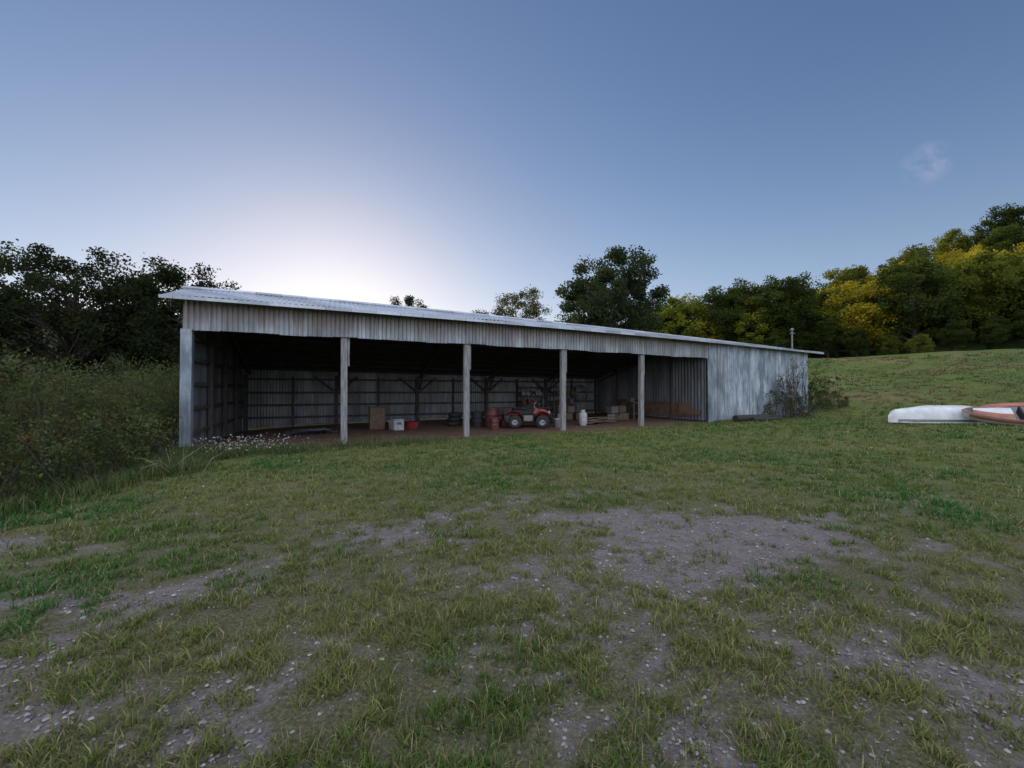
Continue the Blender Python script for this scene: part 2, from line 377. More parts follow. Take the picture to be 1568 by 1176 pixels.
# tall grass
n=150000
x=R.uniform(-17,-2,n); y=R.uniform(3.2,14,n); k=R.uniform(0,1,n)<tallmask(x,y)*np.clip(fbm(x*1.5,y*1.5,3,8)*1.6-.2,0.1,1); x=x[k];y=y[k]
k=np.hypot(x,y)<19; x=x[k];y=y[k]
col=np.array([.075,.12,.045])*R.uniform(.5,1.5,len(x))[:,None]; d=R.uniform(0,1,len(x))<.14; col[d]=np.array([.22,.19,.11])
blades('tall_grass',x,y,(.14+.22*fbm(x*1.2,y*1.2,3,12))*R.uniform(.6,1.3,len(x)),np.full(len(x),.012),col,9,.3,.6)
# gravel
n=46000
r=1.2*(12/1.2)**R.uniform(0,1,n); a=R.uniform(-1.15,1.15,n); x=r*np.sin(a);y=r*np.cos(a)
k=R.uniform(0,1,n)<bare(x,y)**.7*.9+.05; x=x[k];y=y[k];r=r[k]; n=len(x)
sz=(.003+.011*R.uniform(0,1,n)**4)*(1+.12*r)
ov=np.array([[1,0,0],[.3,.9,0],[-.8,.6,0],[-.8,-.5,0],[.3,-.95,0],[.1,0,.7],[0,0,-.6]])
of=np.array([[0,1,5],[1,2,5],[2,3,5],[3,4,5],[4,0,5],[1,0,6],[2,1,6],[3,2,6],[4,3,6],[0,4,6]])
th=R.uniform(0,6.28,n); ca,sa=np.cos(th),np.sin(th)
VV=ov[None]*R.uniform(.55,1.25,(n,7,1))*sz[:,None,None]
VX=VV[...,0]*ca[:,None]-VV[...,1]*sa[:,None]+x[:,None]; VY=VV[...,0]*sa[:,None]+VV[...,1]*ca[:,None]+y[:,None]; VZ=VV[...,2]+(ground_z(x,y)+.001)[:,None]
FF=(np.arange(n)*7)[:,None,None]+of[None]
M_st=leafmat('gravel_stone',0.0)
cs=np.array([.205,.195,.21])*R.uniform(.4,1.6,n)[:,None]*(1+R.normal(0,.05,(n,3)))
addobj('gravel',fastmesh('gravel',np.stack([VX,VY,VZ],-1).reshape(-1,3),[FF.reshape(-1,3)],[M_st],np.repeat(cs,7,0)))
# ---------------------------------------------------------------- barn
barn=bpy.data.objects.new('pole_barn',None); scene.collection.objects.link(barn); barn.location=(P0[0],P0[1],0); barn.rotation_euler=(0,0,ANG)
q2=lambda s:(min(max(s,0),28.3)/28)
ze=lambda s:4.22-.45*q2(s)**2
zr=lambda s:4.84-.70*q2(s)**1.5
zb=lambda s:2.62-.30*q2(s)
zf=lambda s:3.39-.31*q2(s)**2
TR=1.6;TB=9.3;TE=-.5
def roofz(s,t):
    if t<TR: return ze(s)+(zr(s)-ze(s))*(t-TE)/(TR-TE)
    return zr(s)+(zb(s)-zr(s))*(t-TR)/(TB-TR)
def gzl(s,t):
    x,y=L2W(s,t); return float(ground_z(x,y))
def corr(A,Bp,bot,top,wl=.13,amp=.014,rows=2,skew=None):
    b=B(); L_=math.hypot(Bp[0]-A[0],Bp[1]-A[1]); n=int(L_/wl*6); ux,uy=(Bp[0]-A[0])/L_,(Bp[1]-A[1])/L_
    rs=[[] for _ in range(rows)]
    for i in range(n+1):
        d=L_*i/n; s=A[0]+ux*d;t=A[1]+uy*d; o=amp*math.sin(2*math.pi*d/wl)
        z0=bot(s,t);z1=top(s,t)
        for k in range(rows):
            z=z0+(z1-z0)*k/(rows-1); rs[k].append((s-uy*o,t+ux*o,z))
    b.grid(rs); return b
corr((-.12,-.03),(20.2,-.03),lambda s,t:zf(s)+.012*math.sin(s*1.7)+.010*(int(s*1.35)%3-1),lambda s,t:roofz(s,t)-.03,amp=.018).obj('front_fascia',[M_fascia],parent=barn)
corr((20.2,-.03),(27.8,-.03),lambda s,t:gzl(s,t)+.02+.03*vn(s*2,0.,1),lambda s,t:roofz(s,t)-.03,amp=.018).obj('front_wall',[M_wall],parent=barn)
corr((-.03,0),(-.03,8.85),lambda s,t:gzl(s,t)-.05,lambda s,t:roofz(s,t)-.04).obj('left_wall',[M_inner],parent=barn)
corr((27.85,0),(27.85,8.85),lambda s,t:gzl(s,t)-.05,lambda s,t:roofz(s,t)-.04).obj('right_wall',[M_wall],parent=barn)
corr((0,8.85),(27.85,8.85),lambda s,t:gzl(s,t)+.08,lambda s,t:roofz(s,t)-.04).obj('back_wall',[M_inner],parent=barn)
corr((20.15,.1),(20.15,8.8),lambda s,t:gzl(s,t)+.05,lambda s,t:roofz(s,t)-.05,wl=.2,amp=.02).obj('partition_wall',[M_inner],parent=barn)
b=B(); rs=[[] for _ in range(6)]; n=int(28.9/.15*5)
for i in range(n+1):
    s=-.5+28.9*i/n; o=.014*math.sin(2*math.pi*i/5); wv=.012*math.sin(s*.9)+.01*math.sin(s*2.3)
    for k,t in enumerate((TE,TE+.7,TR,TR+.02,5.5,TB)): rs[k].append((s,t,roofz(s,t)+o+.02+wv*(k<2)))
b.grid(rs,smooth=False)
b.obj('roof_sheets',[M_roof],parent=barn)
b=B()
b.tube([(s,TR,zr(s)+.05) for s in np.linspace(-.52,28.42,40)],.06,6)
b.grid([[(s,TE-.012,roofz(s,TE)-.07) for s in np.linspace(-.52,28.42,60)],[(s,TE-.012,roofz(s,TE)+.02) for s in np.linspace(-.52,28.42,60)]])
b.obj('ridge_cap_and_drip_edge',[M_roof],parent=barn)
b=B()
for i,s in enumerate((4.05,8.15,12.2,16.2)):
    z0=gzl(s,0)-.2; z1=zf(s)+.45
    b.box((s,.12,(z0+z1)/2),(.19,.17,z1-z0),0,rot=(0,.004*(i-1),0))
    b.box((s+.13,.14,z1-.75),(.06,.14,1.2),0)
b.obj('front_posts',[M_wood],parent=barn)
b=B()
z0=gzl(0,0)-.25; b.box((-.02,-.08,(z0+zf(0)+.02)/2),(.26,.05,zf(0)+.02-z0),0); b.box((.0,.1,(z0+4)/2),(.2,.2,4-z0),0)
b.box((20.2,-.09,(gzl(20,0)+3.2)/2),(.30,.06,3.25-gzl(20,0)),0)
b.obj('corner_trim',[M_wall],parent=barn)
b=B()
for s in (0.12,4.05,8.15,12.2,16.2,20.0,24,27.7):
    b.box((s,8.72,1.1),(.16,.16,2.7))
    pts=[(s+.16,t,roofz(s,t)-.26) for t in (0.1,TR,8.7)]
    for p,q in zip(pts[:-1],pts[1:]):
        b.tube([p,q],.09,4)
    if .5<s<20:
        b.tube([(s+.1,8.6,1.75),(s+.1,7.5,roofz(s,7.5)-.2)],.05,4)
        b.tube([(s+.15,8.65,1.7),(s+1.0,8.65,2.4)],.05,4)
        b.tube([(s-.15,8.65,1.7),(s-1.0,8.65,2.4)],.05,4)
for s in (2.1,6.1,10.2,14.2,18.1): b.box((s,8.74,1.1),(.1,.1,2.6))
for t in np.arange(.3,8.6,.75):
    for s0,s1 in zip(np.linspace(0.05,27.75,8)[:-1],np.linspace(0.05,27.75,8)[1:]):
        b.tube([(s0,t,roofz(s0,t)-.09),(s1,t,roofz(s1,t)-.09)],.05,4,cap=False)
for z in (.35,.95,1.55,2.2):
    b.box((10.1,8.78,z+.05),(20.0,.05,.1))
for z in (.5,1.2,1.9,2.6,3.2):
    L_=8.6 if z<2.3 else (6.0 if z<3 else 3.6)
    b.box((.06,.2+L_/2,z),(.05,L_,.11))
for t in (2.2,4.4,6.6):
    zt=roofz(0,t)-.1; b.box((.1,t,zt/2),(.13,.13,zt))
    b.box((20.07,t,zt/2-.1),(.1,.1,zt-.2))
for s0,s1 in ((.1,4),(4,8.1),(8.1,12.2),(12.2,16.2),(16.2,20.1)):
    b.box(((s0+s1)/2,.06,zf((s0+s1)/2)+.15),(s1-s0-.02,.05,.24))
b.obj('timber_frame',[M_dark],parent=barn)
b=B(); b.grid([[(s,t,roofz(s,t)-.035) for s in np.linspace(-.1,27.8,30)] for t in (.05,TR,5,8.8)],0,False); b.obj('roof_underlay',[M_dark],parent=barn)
M_ply=pmat('stained_plywood',(.13,.08,.055),.8,0,.35,3)
b=B(); b.box((20.08,3.2,gzl(20,3)+.55),(.03,4.6,.7)); b.box((20.02,1.0,gzl(20,1)+.45),(.04,1.3,.25)); b.obj('plywood_kickboard',[M_ply],parent=barn)
M_gal=pmat('galvanised_pipe',(.16,.16,.17),.5,.4,.25,10)
b=B(); b.tube([(28.12,1.0,.2),(28.12,1.0,5.2)],.045,8); b.tube([(27.95,1.0,5.0),(28.35,1.0,5.02)],.03,6); b.lathe((28.12,1.0,5.15),(0,0,1),[(.05,0),(.1,.03),(.1,.1),(.04,.16),(.001,.17)],12)
b.tube([(27.9,1.0,1.6),(28.12,1.0,1.6)],.03,6); b.box((28.12,.93,1.5),(.24,.12,.34))
b.obj('service_mast',[M_gal],parent=barn)
# ---------------------------------------------------------------- contents
M_red=pmat('red_paint',(.26,.022,.028),.35,0,.3,9); M_blk=pmat('black_rubber',(.018,.018,.02),.75,0,.3,20,.2)
M_wht=pmat('white_plastic',(.36,.37,.39),.45,0,.25,7); M_gry=pmat('dull_steel',(.20,.20,.21),.4,.6,.25,10)
M_brn=pmat('brown_wood',(.11,.07,.05),.75,0,.4,5,.2,stretch=(1,6,6)); M_brd=pmat('bare_board',(.24,.20,.16),.8,0,.35,6,.2,stretch=(1,6,6))
M_blue=pmat('blue_tarp',(.05,.10,.22),.6,0,.3,6); M_card=pmat('cardboard',(.13,.095,.07),.85,0,.25,6)
def put(b,name,mats,s,t,rot=0,dz=0):
    x,y=L2W(s,t); return b.obj(name,mats,(x,y,float(ground_z(x,y))+dz),ANG+rot)
def wheel(b,c,ax,R_,w,mt=0,mr=1):
    ax=Vector(ax)
    pr=[(R_*.55,-w/2),(R_*.85,-w/2),(R_*.97,-w*.38),(R_,-w*.15),(R_,w*.15),(R_*.97,w*.38),(R_*.85,w/2),(R_*.55,w/2)]
    b.lathe(c,ax,pr,22,mt); b.lathe(c,ax,[(R_*.55,-w*.45),(R_*.5,-w*.2),(R_*.2,-w*.15),(.001,-w*.28)],16,mr); b.lathe(c,ax,[(R_*.55,w*.45),(R_*.5,w*.2),(R_*.2,w*.15),(.001,w*.28)],16,mr)
    a0=ax.normalized(); up=Vector((0,0,1)); sd=a0.cross(up)
    for k in range(18):
        t=2*math.pi*k/18; d=up*math.cos(t)+sd*math.sin(t); p=Vector(c)+d*R_
        b.tube([p-a0*w*.4,p+a0*w*.4],R_*.06,4,mt)
def atv():
    b=B()
    for x in (-.58,.58):
        for y in (-.42,.42): wheel(b,(x,y,.29),(0,1,0),.29,.22,1,2)
    for x in (-.58,.58): b.tube([(x,-.4,.3),(x,.4,.3)],.035,6,2)
    b.box((0,0,.42),(1.0,.26,.22),1); b.box((-.02,0,.42),(.4,.42,.28),2)
    for x0 in (-.58,.58):
        for sg in (-1,1):
            rows=[]
            for k in range(9):
                t=math.radians(-10+k*25); rr=.40
                rows.append([(x0+rr*math.cos(t),sg*y,.33+rr*math.sin(t)*.95+(.03 if y<.3 else 0)) for y in (.14,.3,.48,.53)])
            b.grid(rows,0)
    b.add([(.2,-.16,.62),(.2,.16,.62),(.85,-.2,.66),(.85,.2,.66),(.95,-.17,.5),(.95,.17,.5),(.3,-.14,.86),(.3,.14,.86),(.75,-.16,.78),(.75,.16,.78)],
          [(0,6,7,1),(6,8,9,7),(8,2,3,9),(2,4,5,3),(0,2,8,6),(1,7,9,3),(0,1,3,2),(0,2,4),(1,5,3)],0)
    rows=[[(x,y,z+.03*math.cos(y*8)) for y in (-.17,-.1,0,.1,.17)] for x,z in ((-.7,.74),(-.66,.82),(-.4,.80),(-.1,.76),(.15,.82),(.25,.84))]
    b.grid(rows,1); b.box((-.25,0,.68),(.85,.28,.16),1)
    b.tube([(.32,0,.7),(.22,0,1.0)],.03,8,2)
    b.tube([(.12,-.38,1.06),(.2,-.2,1.03),(.24,0,1.0),(.2,.2,1.03),(.12,.38,1.06)],.018,8,1)
    for sg in (-1,1): b.tube([(.12,sg*.38,1.06),(.08,sg*.46,1.06)],.026,8,1); b.lathe((.9,sg*.12,.66),(1,0,0),[(.07,-.05),(.075,.02),(.001,.04)],12,3)
    b.box((.24,0,1.04),(.12,.16,.08),0)
    for x0,x1,z in ((-.98,-.42,.86),(.4,.95,.86)):
        for y in (-.3,-.1,.1,.3): b.tube([(x0,y,z),(x1,y,z)],.012,6,1)
        for x in (x0,x1): b.tube([(x,-.34,z),(x,.34,z)],.014,6,1)
        b.tube([(x0,-.3,z),(x0+.1,-.2,z-.22)],.012,6,1); b.tube([(x1,.3,z),(x1-.1,.2,z-.22)],.012,6,1)
    b.tube([(.85,-.2,.35),(1.05,-.2,.4),(1.05,-.2,.7),(1.05,.2,.7),(1.05,.2,.4),(.85,.2,.35)],.018,6,1)
    b.box((-.62,0,.6),(.4,.5,.04),0)
    return b
put(atv(),'atv_quad_bike',[M_red,M_blk,M_gry,M_wht],11.55,1.9,math.radians(-25))
def cabinet(w,d,h):
    b=B(); b.box((0,0,h/2),(w,d,h),0); b.box((-w*.24,-d/2-.012,h*.5),(w*.44,.02,h*.86),0); b.box((w*.24,-d/2-.012,h*.5),(w*.44,.02,h*.86),0)
    b.box((0,0,h+.012),(w+.06,d+.06,.025),0)
    for x in(-.04,.04): b.tube([(x,-d/2-.04,h*.55),(x,-d/2-.04,h*.65)],.01,6,1)
    return b
put(cabinet(.62,.5,.98),'wooden_cabinet',[M_brn,M_gry],5.55,4.5)
def bucket(r,h,lid=True):
    b=B(); b.lathe((0,0,0),(0,0,1),[(.001,0),(r*.86,0),(r*.94,h*.85),(r*1.06,h*.87),(r*1.06,h*.97),(r,h),(.001,h*1.01 if lid else h*.3)],18,0)
    b.tube([(r*1.05*math.cos(t),-.02-.35*r*math.sin(t),h*.9-.35*h*math.sin(t)) for t in np.linspace(0,math.pi,9)],.006,5,1); return b
for s,t in ((6.15,4.2),(6.4,4.5),(12.75,1.5)): put(bucket(.16,.38),'white_bucket',[M_wht,M_gry],s,t)
b=B(); b.box((0,0,.22),(.42,.36,.44),0); b.box((0,0,.45),(.45,.39,.04),0); b.box((0,-.19,.3),(.2,.01,.1),1); put(b,'white_cooler',[M_wht,M_blue],6.3,3.7,.2)
def gascan():
    b=B(); b.box((0,0,.16),(.34,.2,.3),0,taper=.85); b.tube([(-.1,0,.31),(-.08,0,.38),(.06,0,.38),(.08,0,.31)],.016,6,0); b.tube([(.12,0,.3),(.2,0,.42)],.02,8,1); return b
M_drk=pmat('dark_red_steel',(.10,.025,.028),.5,0,.4,6)
for s,t in ((6.9,3.9),(7.2,4.0),(10.9,3.2)): put(gascan(),'gas_can',[M_drk if s>7 else M_red,M_blk],s,t,s)
def drum(r=.29,h=.86):
    b=B(); b.lathe((0,0,0),(0,0,1),[(.001,0),(r,0),(r*1.02,.02),(r,.05),(r,h*.32),(r*1.03,h*.34),(r,h*.36),(r,h*.64),(r*1.03,h*.66),(r,h*.68),(r,h-.04),(r*1.02,h-.01),(r*.97,h-.01),(r*.96,h-.03),(.001,h-.03)],24,0)
    b.lathe((r*.5,0,h-.03),(0,0,1),[(.04,0),(.04,.02),(.001,.02)],10,1); return b
put(drum(),'steel_drum',[M_drk,M_gry],10.25,2.9); put(drum(.27,.7),'steel_drum',[M_blk,M_gry],9.75,3.4)
put(drum(.2,.5),'steel_drum',[M_drk,M_gry],10.0,2.0)
b=B(); b.lathe((0,0,0),(0,0,1),[(.15,0),(.15,.03),(.17,.08),(.19,.14),(.19,.48),(.17,.56),(.08,.62),(.001,.63)],20,0); b.lathe((0,0,.6),(0,0,1),[(.1,0),(.1,.1),(.09,.1),(.09,0)],16,0); b.tube([(0,0,.6),(0,0,.7)],.03,8,1)
put(b,'propane_cylinder',[M_wht,M_gry],14.15,1.6)
b=B()
for k in range(9):
    b.box((R.normal()*.12,R.normal()*.18,.03+.035*k),(1.5+R.uniform(-.4,.5),.14,.03),k%2,rot=(0,R.normal()*.03,R.normal()*.25))
put(b,'lumber_pile',[M_brn,M_brd],15.4,1.9,.2)
b=B()
for k in range(5): b.grid([[(x*.07+R.normal()*.0,y,.03+.03*k+.012*math.sin(x*1.6)+.05*(y>0)*(k%2)) for x in range(-14+2*k,14-k)] for y in (-.45,.0,.45)],k%2)
put(b,'scrap_roofing_sheets',[M_roof,M_gry],3.0,4.0,.3)
def tirestack(n,R_=.33):
    b=B()
    for k in range(n):
        c=(.04*k,.02*k,.11+.2*k); b.lathe(c,(0,0,1),[(R_*.55,-.08),(R_*.8,-.1),(R_,-.06),(R_,.06),(R_*.8,.1),(R_*.55,.08),(R_*.5,0),(R_*.55,-.08)],22,0)
    return b
put(tirestack(3),'tire_stack',[M_blk],9.0,4.6); put(tirestack(2),'tire_stack',[M_blk],13.4,3.5)
b=B(); c=(0,0,0)
for k in range(4):
    r_=.5-.03*k; b.tube([(r_*math.cos(t),-.02*k,r_*1.05*math.sin(t)) for t in np.linspace(0,2*math.pi,25)],.03,6,0,cap=False)
b.tube([(0,.05,.56),(0,-.12,.56)],.02,6,1); put(b,'coiled_hose',[M_gry,M_gry],18.6,8.45,0,1.35)
def shelf(seed):
    b=B(); R=np.random.default_rng(seed)
    for x in(-.8,.8):
        for y in(-.22,.22): b.box((x,y,.9),(.05,.05,1.8),0)
    for z in (.15,.7,1.25,1.78):
        b.box((0,0,z),(1.68,.5,.03),0)
        if z<1.7:
            x=-.7
            while x<.7:
                w=R.uniform(.1,.28); h=R.uniform(.12,.38)
                if R.uniform()<.5: b.box((x+w/2,R.uniform(-.08,.05),z+.016+h/2),(w*.9,.28,h),int(R.integers(1,6)))
                else: b.lathe((x+w/2,0,z+.016),(0,0,1),[(w*.42,0),(w*.42,h*.9),(w*.3,h),(.001,h)],12,int(R.integers(1,6)))
                x+=w+.02
    return b
for s,t,k in ((17.1,8.2,1),(14.9,8.2,4)): put(shelf(k),'storage_shelf',[M_dark,M_card,M_gry,M_drk,M_gry,M_brn],s,t)
def boxes(seed):
    b=B();R=np.random.default_rng(seed)
    for k in range(6):
        w=R.uniform(.3,.5); b.box((k%3*.5-.5+R.normal()*.04,R.normal()*.1,.19+(k//3)*.38),(w,.38,.36),int(R.integers(0,3)),rot=(0,0,R.normal()*.2))
    return b
put(boxes(3),'cardboard_box_stack',[M_card,M_brn,M_gry],15.3,4.6); put(boxes(5),'cardboard_box_stack',[M_card,M_gry,M_brn],17.2,3.0,.4); put(boxes(8),'cardboard_box_stack',[M_dark,M_drk,M_gry],11.9,5)
b=B(); b.box((0,0,.86),(2.0,.6,.06),0)
for x in(-.9,.9):
    for y in(-.24,.24): b.box((x,y,.42),(.08,.08,.84),0)
b.box((0,0,.25),(1.8,.5,.04),0); b.box((-.4,0,1.0),(.3,.25,.22),1); b.box((.3,.05,.96),(.5,.25,.14),2); put(b,'work_bench',[M_brn,M_gry,M_drk],18.9,4.4,math.pi/2)
b=B(); b.tube([(-1.45,0,.15),(-.5,.05,.15),(.5,-.03,.16),(1.45,.02,.15)],.16,12,0); b.tube([(-.6,-.28,.10),(1.3,-.30,.09)],.10,10,0); put(b,'black_drain_pipe',[M_blk],22.5,-.75)
# ---------------------------------------------------------------- boats
def hull(b,L_,W_,H_,mi,inv=True,mi2=None,nose=.6):
    rows=[];n=26
    for i in range(n+1):
        u=i/n; w=W_/2*max(.0,math.sin(math.pi*min(max(u,.0),1)))**nose; w=max(w,.004); h=H_*(.42+.58*max(0,math.sin(math.pi*u))**.35) ; x=(u-.5)*L_
        row=[]
        for k in range(13):
            t=math.pi*k/12; y=w*math.copysign(abs(math.cos(t))**.6,math.cos(t)); z=h*math.sin(t)**.7
            row.append((x,y,z if inv else H_-z+ .12*(2*u-1)**2))
        rows.append(row)
    b.grid(rows,mi)
    for sd in (0,12): b.tube([r[sd] for r in rows],.022,6,mi2 if mi2 is not None else mi)
M_hull=pmat('boat_gelcoat_white',(.50,.53,.58),.35,0,.16,3); M_hred=pmat('boat_orange_red',(.32,.11,.07),.45,0,.3,3)
def gz1(x,y): return float(ground_z(x,y))
b=B(); hull(b,4.7,1.0,.72,0,True,1,.5); b.tube([(-2.3,0,.33),(-2.05,0,.545),(-.8,0,.715),(.8,0,.715),(2.05,0,.545),(2.3,0,.33)],.024,6,0)
b.tube([(-1.6,-.40,.08),(1.6,-.40,.08)],.02,6,1)
b.grid([[(x,-.505*max(0,math.sin(math.pi*(x/4.7+.5)))**.5-.004,z) for z in (.06,.16)] for x in np.linspace(-2.1,2.1,24)],1)
o=b.obj('overturned_canoe',[M_hull,M_gry],(18.6,18.0,gz1(18.6,18.0)+.03),math.radians(-2))
b=B(); hull(b,3.8,.9,.52,0,False,1)
for xs in ((-1.6,-1.2,-.85,-.5),(.4,.8,1.2,1.6)):
    b.grid([[(x,y*min(1,1.95-abs(x)),.54+.1*(x/1.8)**2+.10*(1-(y/.36)**2)) for y in (-.36,-.18,0,.18,.36)] for x in xs],0)
    for sg in(-1,1): b.grid([[(x,sg*y*min(1,1.95-abs(x)),.56+.1*(x/1.8)**2+.10*(1-(y/.36)**2)) for y in (.2,.36)] for x in xs],1)
for sg in (-1,1): b.grid([[(x,sg*(.45*max(0,math.sin(math.pi*(x/3.8+.5)))**.6*k+.014),z+.12*(x/1.9)**2) for z,k in ((.32,.97),(.46,1.0))] for x in np.linspace(-1.7,1.7,18)],1)
b.box((0,0,.30),(.4,.55,.1),2); b.box((-.25,0,.50),(.06,.5,.34),2)
o=b.obj('kayak',[M_hull,M_hred,M_blk],(20.4,16.6,gz1(20.4,16.6)+.10),math.radians(-32)); o.rotation_euler=(math.radians(38),0,math.radians(-32))
b=B(); hull(b,3.4,.9,.5,0,True,1); b.obj('overturned_canoe',[M_hred,M_hull],(22.6,18.4,gz1(22.6,18.4)+.02),math.radians(-14))
# ---------------------------------------------------------------- trees
def T(name,mesh,x,y,sc=1,rz=0,dz=0,parent=None): return addobj(name,mesh,(x,y,gz1(x,y)-.1+dz),rz,sc,parent)
dk1=(.020,.031,.015);dk2=(.05,.066,.03)
oak=tree_mesh('oak_big',12,14.3,4.9,3.8,150,280,.24,dk1,dk2,1,.92,.4,.22,.62)
T('oak_tree',oak,8.8,38,1,0)
la=tree_mesh('oak_left_a',21,12.9,5.9,2.6,165,190,.23,dk1,dk2,1,.88,.38,.3,.74)
lb=tree_mesh('oak_left_b',22,11.8,4.3,2.2,105,190,.23,dk1,dk2,1,.85,.33,.3,.74)
T('oak_tree',la,-32.5,31); T('oak_tree',lb,-25.4,32.5,1.02,1); T('oak_tree',lb,-39.8,29,1.06,2.4); T('oak_tree',la,-49,30,1,4); T('oak_tree',lb,-21.6,34,.8,2); T('oak_tree',lb,-29.2,34,1.05,5)
th=tree_mesh('thin_tree',31,13,3.3,6,60,150,.22,(.05,.055,.03),(.09,.10,.045),1,.85,.22,.4)
T('young_tree',th,1.0,60,1.2,0,.8); T('young_tree',th,-4.6,66,1.1,2,.2); T('young_tree',oak,-15.6,60,(.75,.75,1.09),1,.2)
V_=[tree_mesh('broadleaf_%d'%k,40+k,H,ra,ba,cl,200,.34,c1,c2,1,1.15,.28,.4) for k,(H,ra,ba,cl,c1,c2) in enumerate([
 (12,4.3,1.5,85,(.06,.085,.015),(.19,.20,.028)),(11,3.8,1.2,75,(.15,.14,.015),(.40,.33,.035)),(13,4.2,2.0,85,(.022,.038,.012),(.065,.088,.02)),(10,4.0,1.0,75,(.05,.075,.015),(.15,.17,.028)),(9,3.4,.8,60,(.18,.155,.018),(.44,.35,.035))])]  # yellow variants have low-sun warmth put into their leaf colour
forest=bpy.data.objects.new('hillside_forest',None); scene.collection.objects.link(forest)
Rf=np.random.default_rng(99)
for a,r_,k,sc in ((18.6,82,0,1.15),(20.3,86,2,1.2),(22.6,84,0,1.32),(24.6,86,4,1.3),(26.6,84,2,1.1),(28.6,85,2,1.1),(30.4,83,0,.95),(21.4,95,1,1.1),(25.6,96,3,1.3),(29.5,95,2,1.15),(17,96,3,1.0)):
    x=r_*math.sin(math.radians(a)); y=r_*math.cos(math.radians(a)); T('tree',V_[k],x,y,sc,a,0,forest)
for ring,(rad,da) in enumerate(((84,3.1),(92,3.3),(101,3.4),(112,3.6),(125,3.6),(140,3.6))):
    a=31.5
    while a<72:
        aa_=math.radians(a+Rf.normal()*.6); r_=rad+Rf.normal()*2; x=r_*math.sin(aa_); y=r_*math.cos(aa_)
        pr=[.28,.16,.26,.25,.05] if ring<1 else [.22,.31,.12,.15,.20]  # rear rings get more yellow trees, painting in a sunlit canopy
        k=int(Rf.choice(5,p=pr)); T('tree',V_[k],x,y,Rf.uniform(.75,1.25)*(.85 if a<34 else 1),Rf.uniform(0,6),0,forest)
        a+=da*Rf.uniform(.75,1.2)
for a in np.arange(30,66,2.4):
    r_=79+Rf.normal()*1.5; x=r_*math.sin(math.radians(a)); y=r_*math.cos(math.radians(a)); T('tree',V_[int(Rf.choice([2,3,2]))],x,y,Rf.uniform(.3,.55),Rf.uniform(0,6),-.4,forest)
under=bpy.data.objects.new('understory_trees',None); scene.collection.objects.link(under)
for x,y,s in ((-37,26,.45),(-31,27,.42),(-26,28,.40),(-22,29,.42),(-19,31,.42),(-42,24,.5),(-29,24,.36),(-24,24.5,.34),(-35,22,.38),(-20,25,.32),(-16.5,24,.28),(-48,22,.55),(-40,40,.6),(-30,42,.6),(-22,42,.55)):
    T('tree',la if x<-30 else lb,x,y,s*.95,x*3,-.9*s,under)
# ---------------------------------------------------------------- brush thicket
def shrub_mesh(name,pts,rads,lp,ls,c1,c2,seed,stemk=3):
    R=np.random.default_rng(seed); C=[];col=[];paths=[]
    c1=np.array(c1);c2=np.array(c2)
    for p,rd in zip(pts,rads):
        m=int(lp*R.uniform(.6,1.3)); d=R.normal(size=(m,3)); d/=np.linalg.norm(d,axis=1)[:,None]
        q=p+d*(rd*R.uniform(.1,1,m)**.5)[:,None]; C.append(q)
        tn=np.clip(R.uniform(0,1)*.8+.2*R.uniform(0,1,m),0,1)[:,None]; cc=c1+(c2-c1)*tn
        if R.uniform()<.08: cc=np.array([.16,.11,.06])*np.ones((m,1))
        col.append(cc)
        if R.uniform()<.5:
            g=gz1(p[0],p[1]); e=np.array([p[0]+R.normal()*.3,p[1]+R.normal()*.3,g]); tip=p+np.array([R.normal()*.25,R.normal()*.25,R.uniform(.1,.5)])
            paths.append(([e,(e+p)/2+R.normal(size=3)*.1,p,tip],[.014,.011,.008,.003]))
    C=np.concatenate(C);col=np.concatenate(col); LV,LF=leafquads(C,ls,R,.4,.5); TV,TF=tubes_np(paths,4)
    V=np.concatenate([TV,LV]); cc=np.concatenate([np.full((len(TV),3),.1),np.repeat(col,4,0)])
    return fastmesh(name,V,[TF,LF+len(TV)],[M_leaf,M_bark],cc,np.concatenate([np.ones(len(TF)),np.zeros(len(LF))]))
Rb=np.random.default_rng(5); pts=[];rads=[]
while len(pts)<2900:
    x=Rb.uniform(-22,-6.3); y=Rb.uniform(4.3,19)
    d=(-6.8-(y-5.7)*.36+ .7*(float(vn(y*1.3,0.,6))-.5))-x
    s,t=W2L(x,y)
    if d<0 or (s>-.5 and t>-.8) : continue
    if d>5 and Rb.uniform()<.45: continue
    if y<5.4 and d<(5.4-y)*2.0: continue
    Hh=.35+1.7*float(ss(0,2.0,d))+2.4*(float(fbm(x*.8,y*.8,3,33))-.45)
    z=max(Hh,.3)*Rb.uniform(.1,1)**.55
    pts.append(np.array([x,y,gz1(x,y)+z])); rads.append(Rb.uniform(.12,.40))
addobj('brush_thicket',shrub_mesh('brush_thicket',pts,rads,60,.074,(.045,.065,.028),(.16,.20,.08),3))
def shrubat(name,s0,s1,t0,t1,H,n,ls,seed,lp=40):
    R=np.random.default_rng(seed);P=[];Q=[]
    for k in range(n):
        s=R.uniform(s0,s1);t=R.uniform(t0,t1); f=math.sin(math.pi*(s-s0)/(s1-s0))**.5; h=H*f*R.uniform(.05,1)**.8*(.6+.7*float(vn(s*1.5,2.,seed)))
        x,y=L2W(s,t); P.append(np.array([x,y,gz1(x,y)+h])); Q.append(R.uniform(.1,.26))
    return addobj(name,shrub_mesh(name,P,Q,lp,ls,(.03,.045,.018),(.07,.10,.035),seed))
shrubat('wall_shrub',23.4,26.6,-.9,-.25,2.5,130,.085,8,18)
shrubat('corner_shrub',27.9,30.2,-.8,.8,1.8,110,.09,9,40)
b=B(); Rv=np.random.default_rng(4)
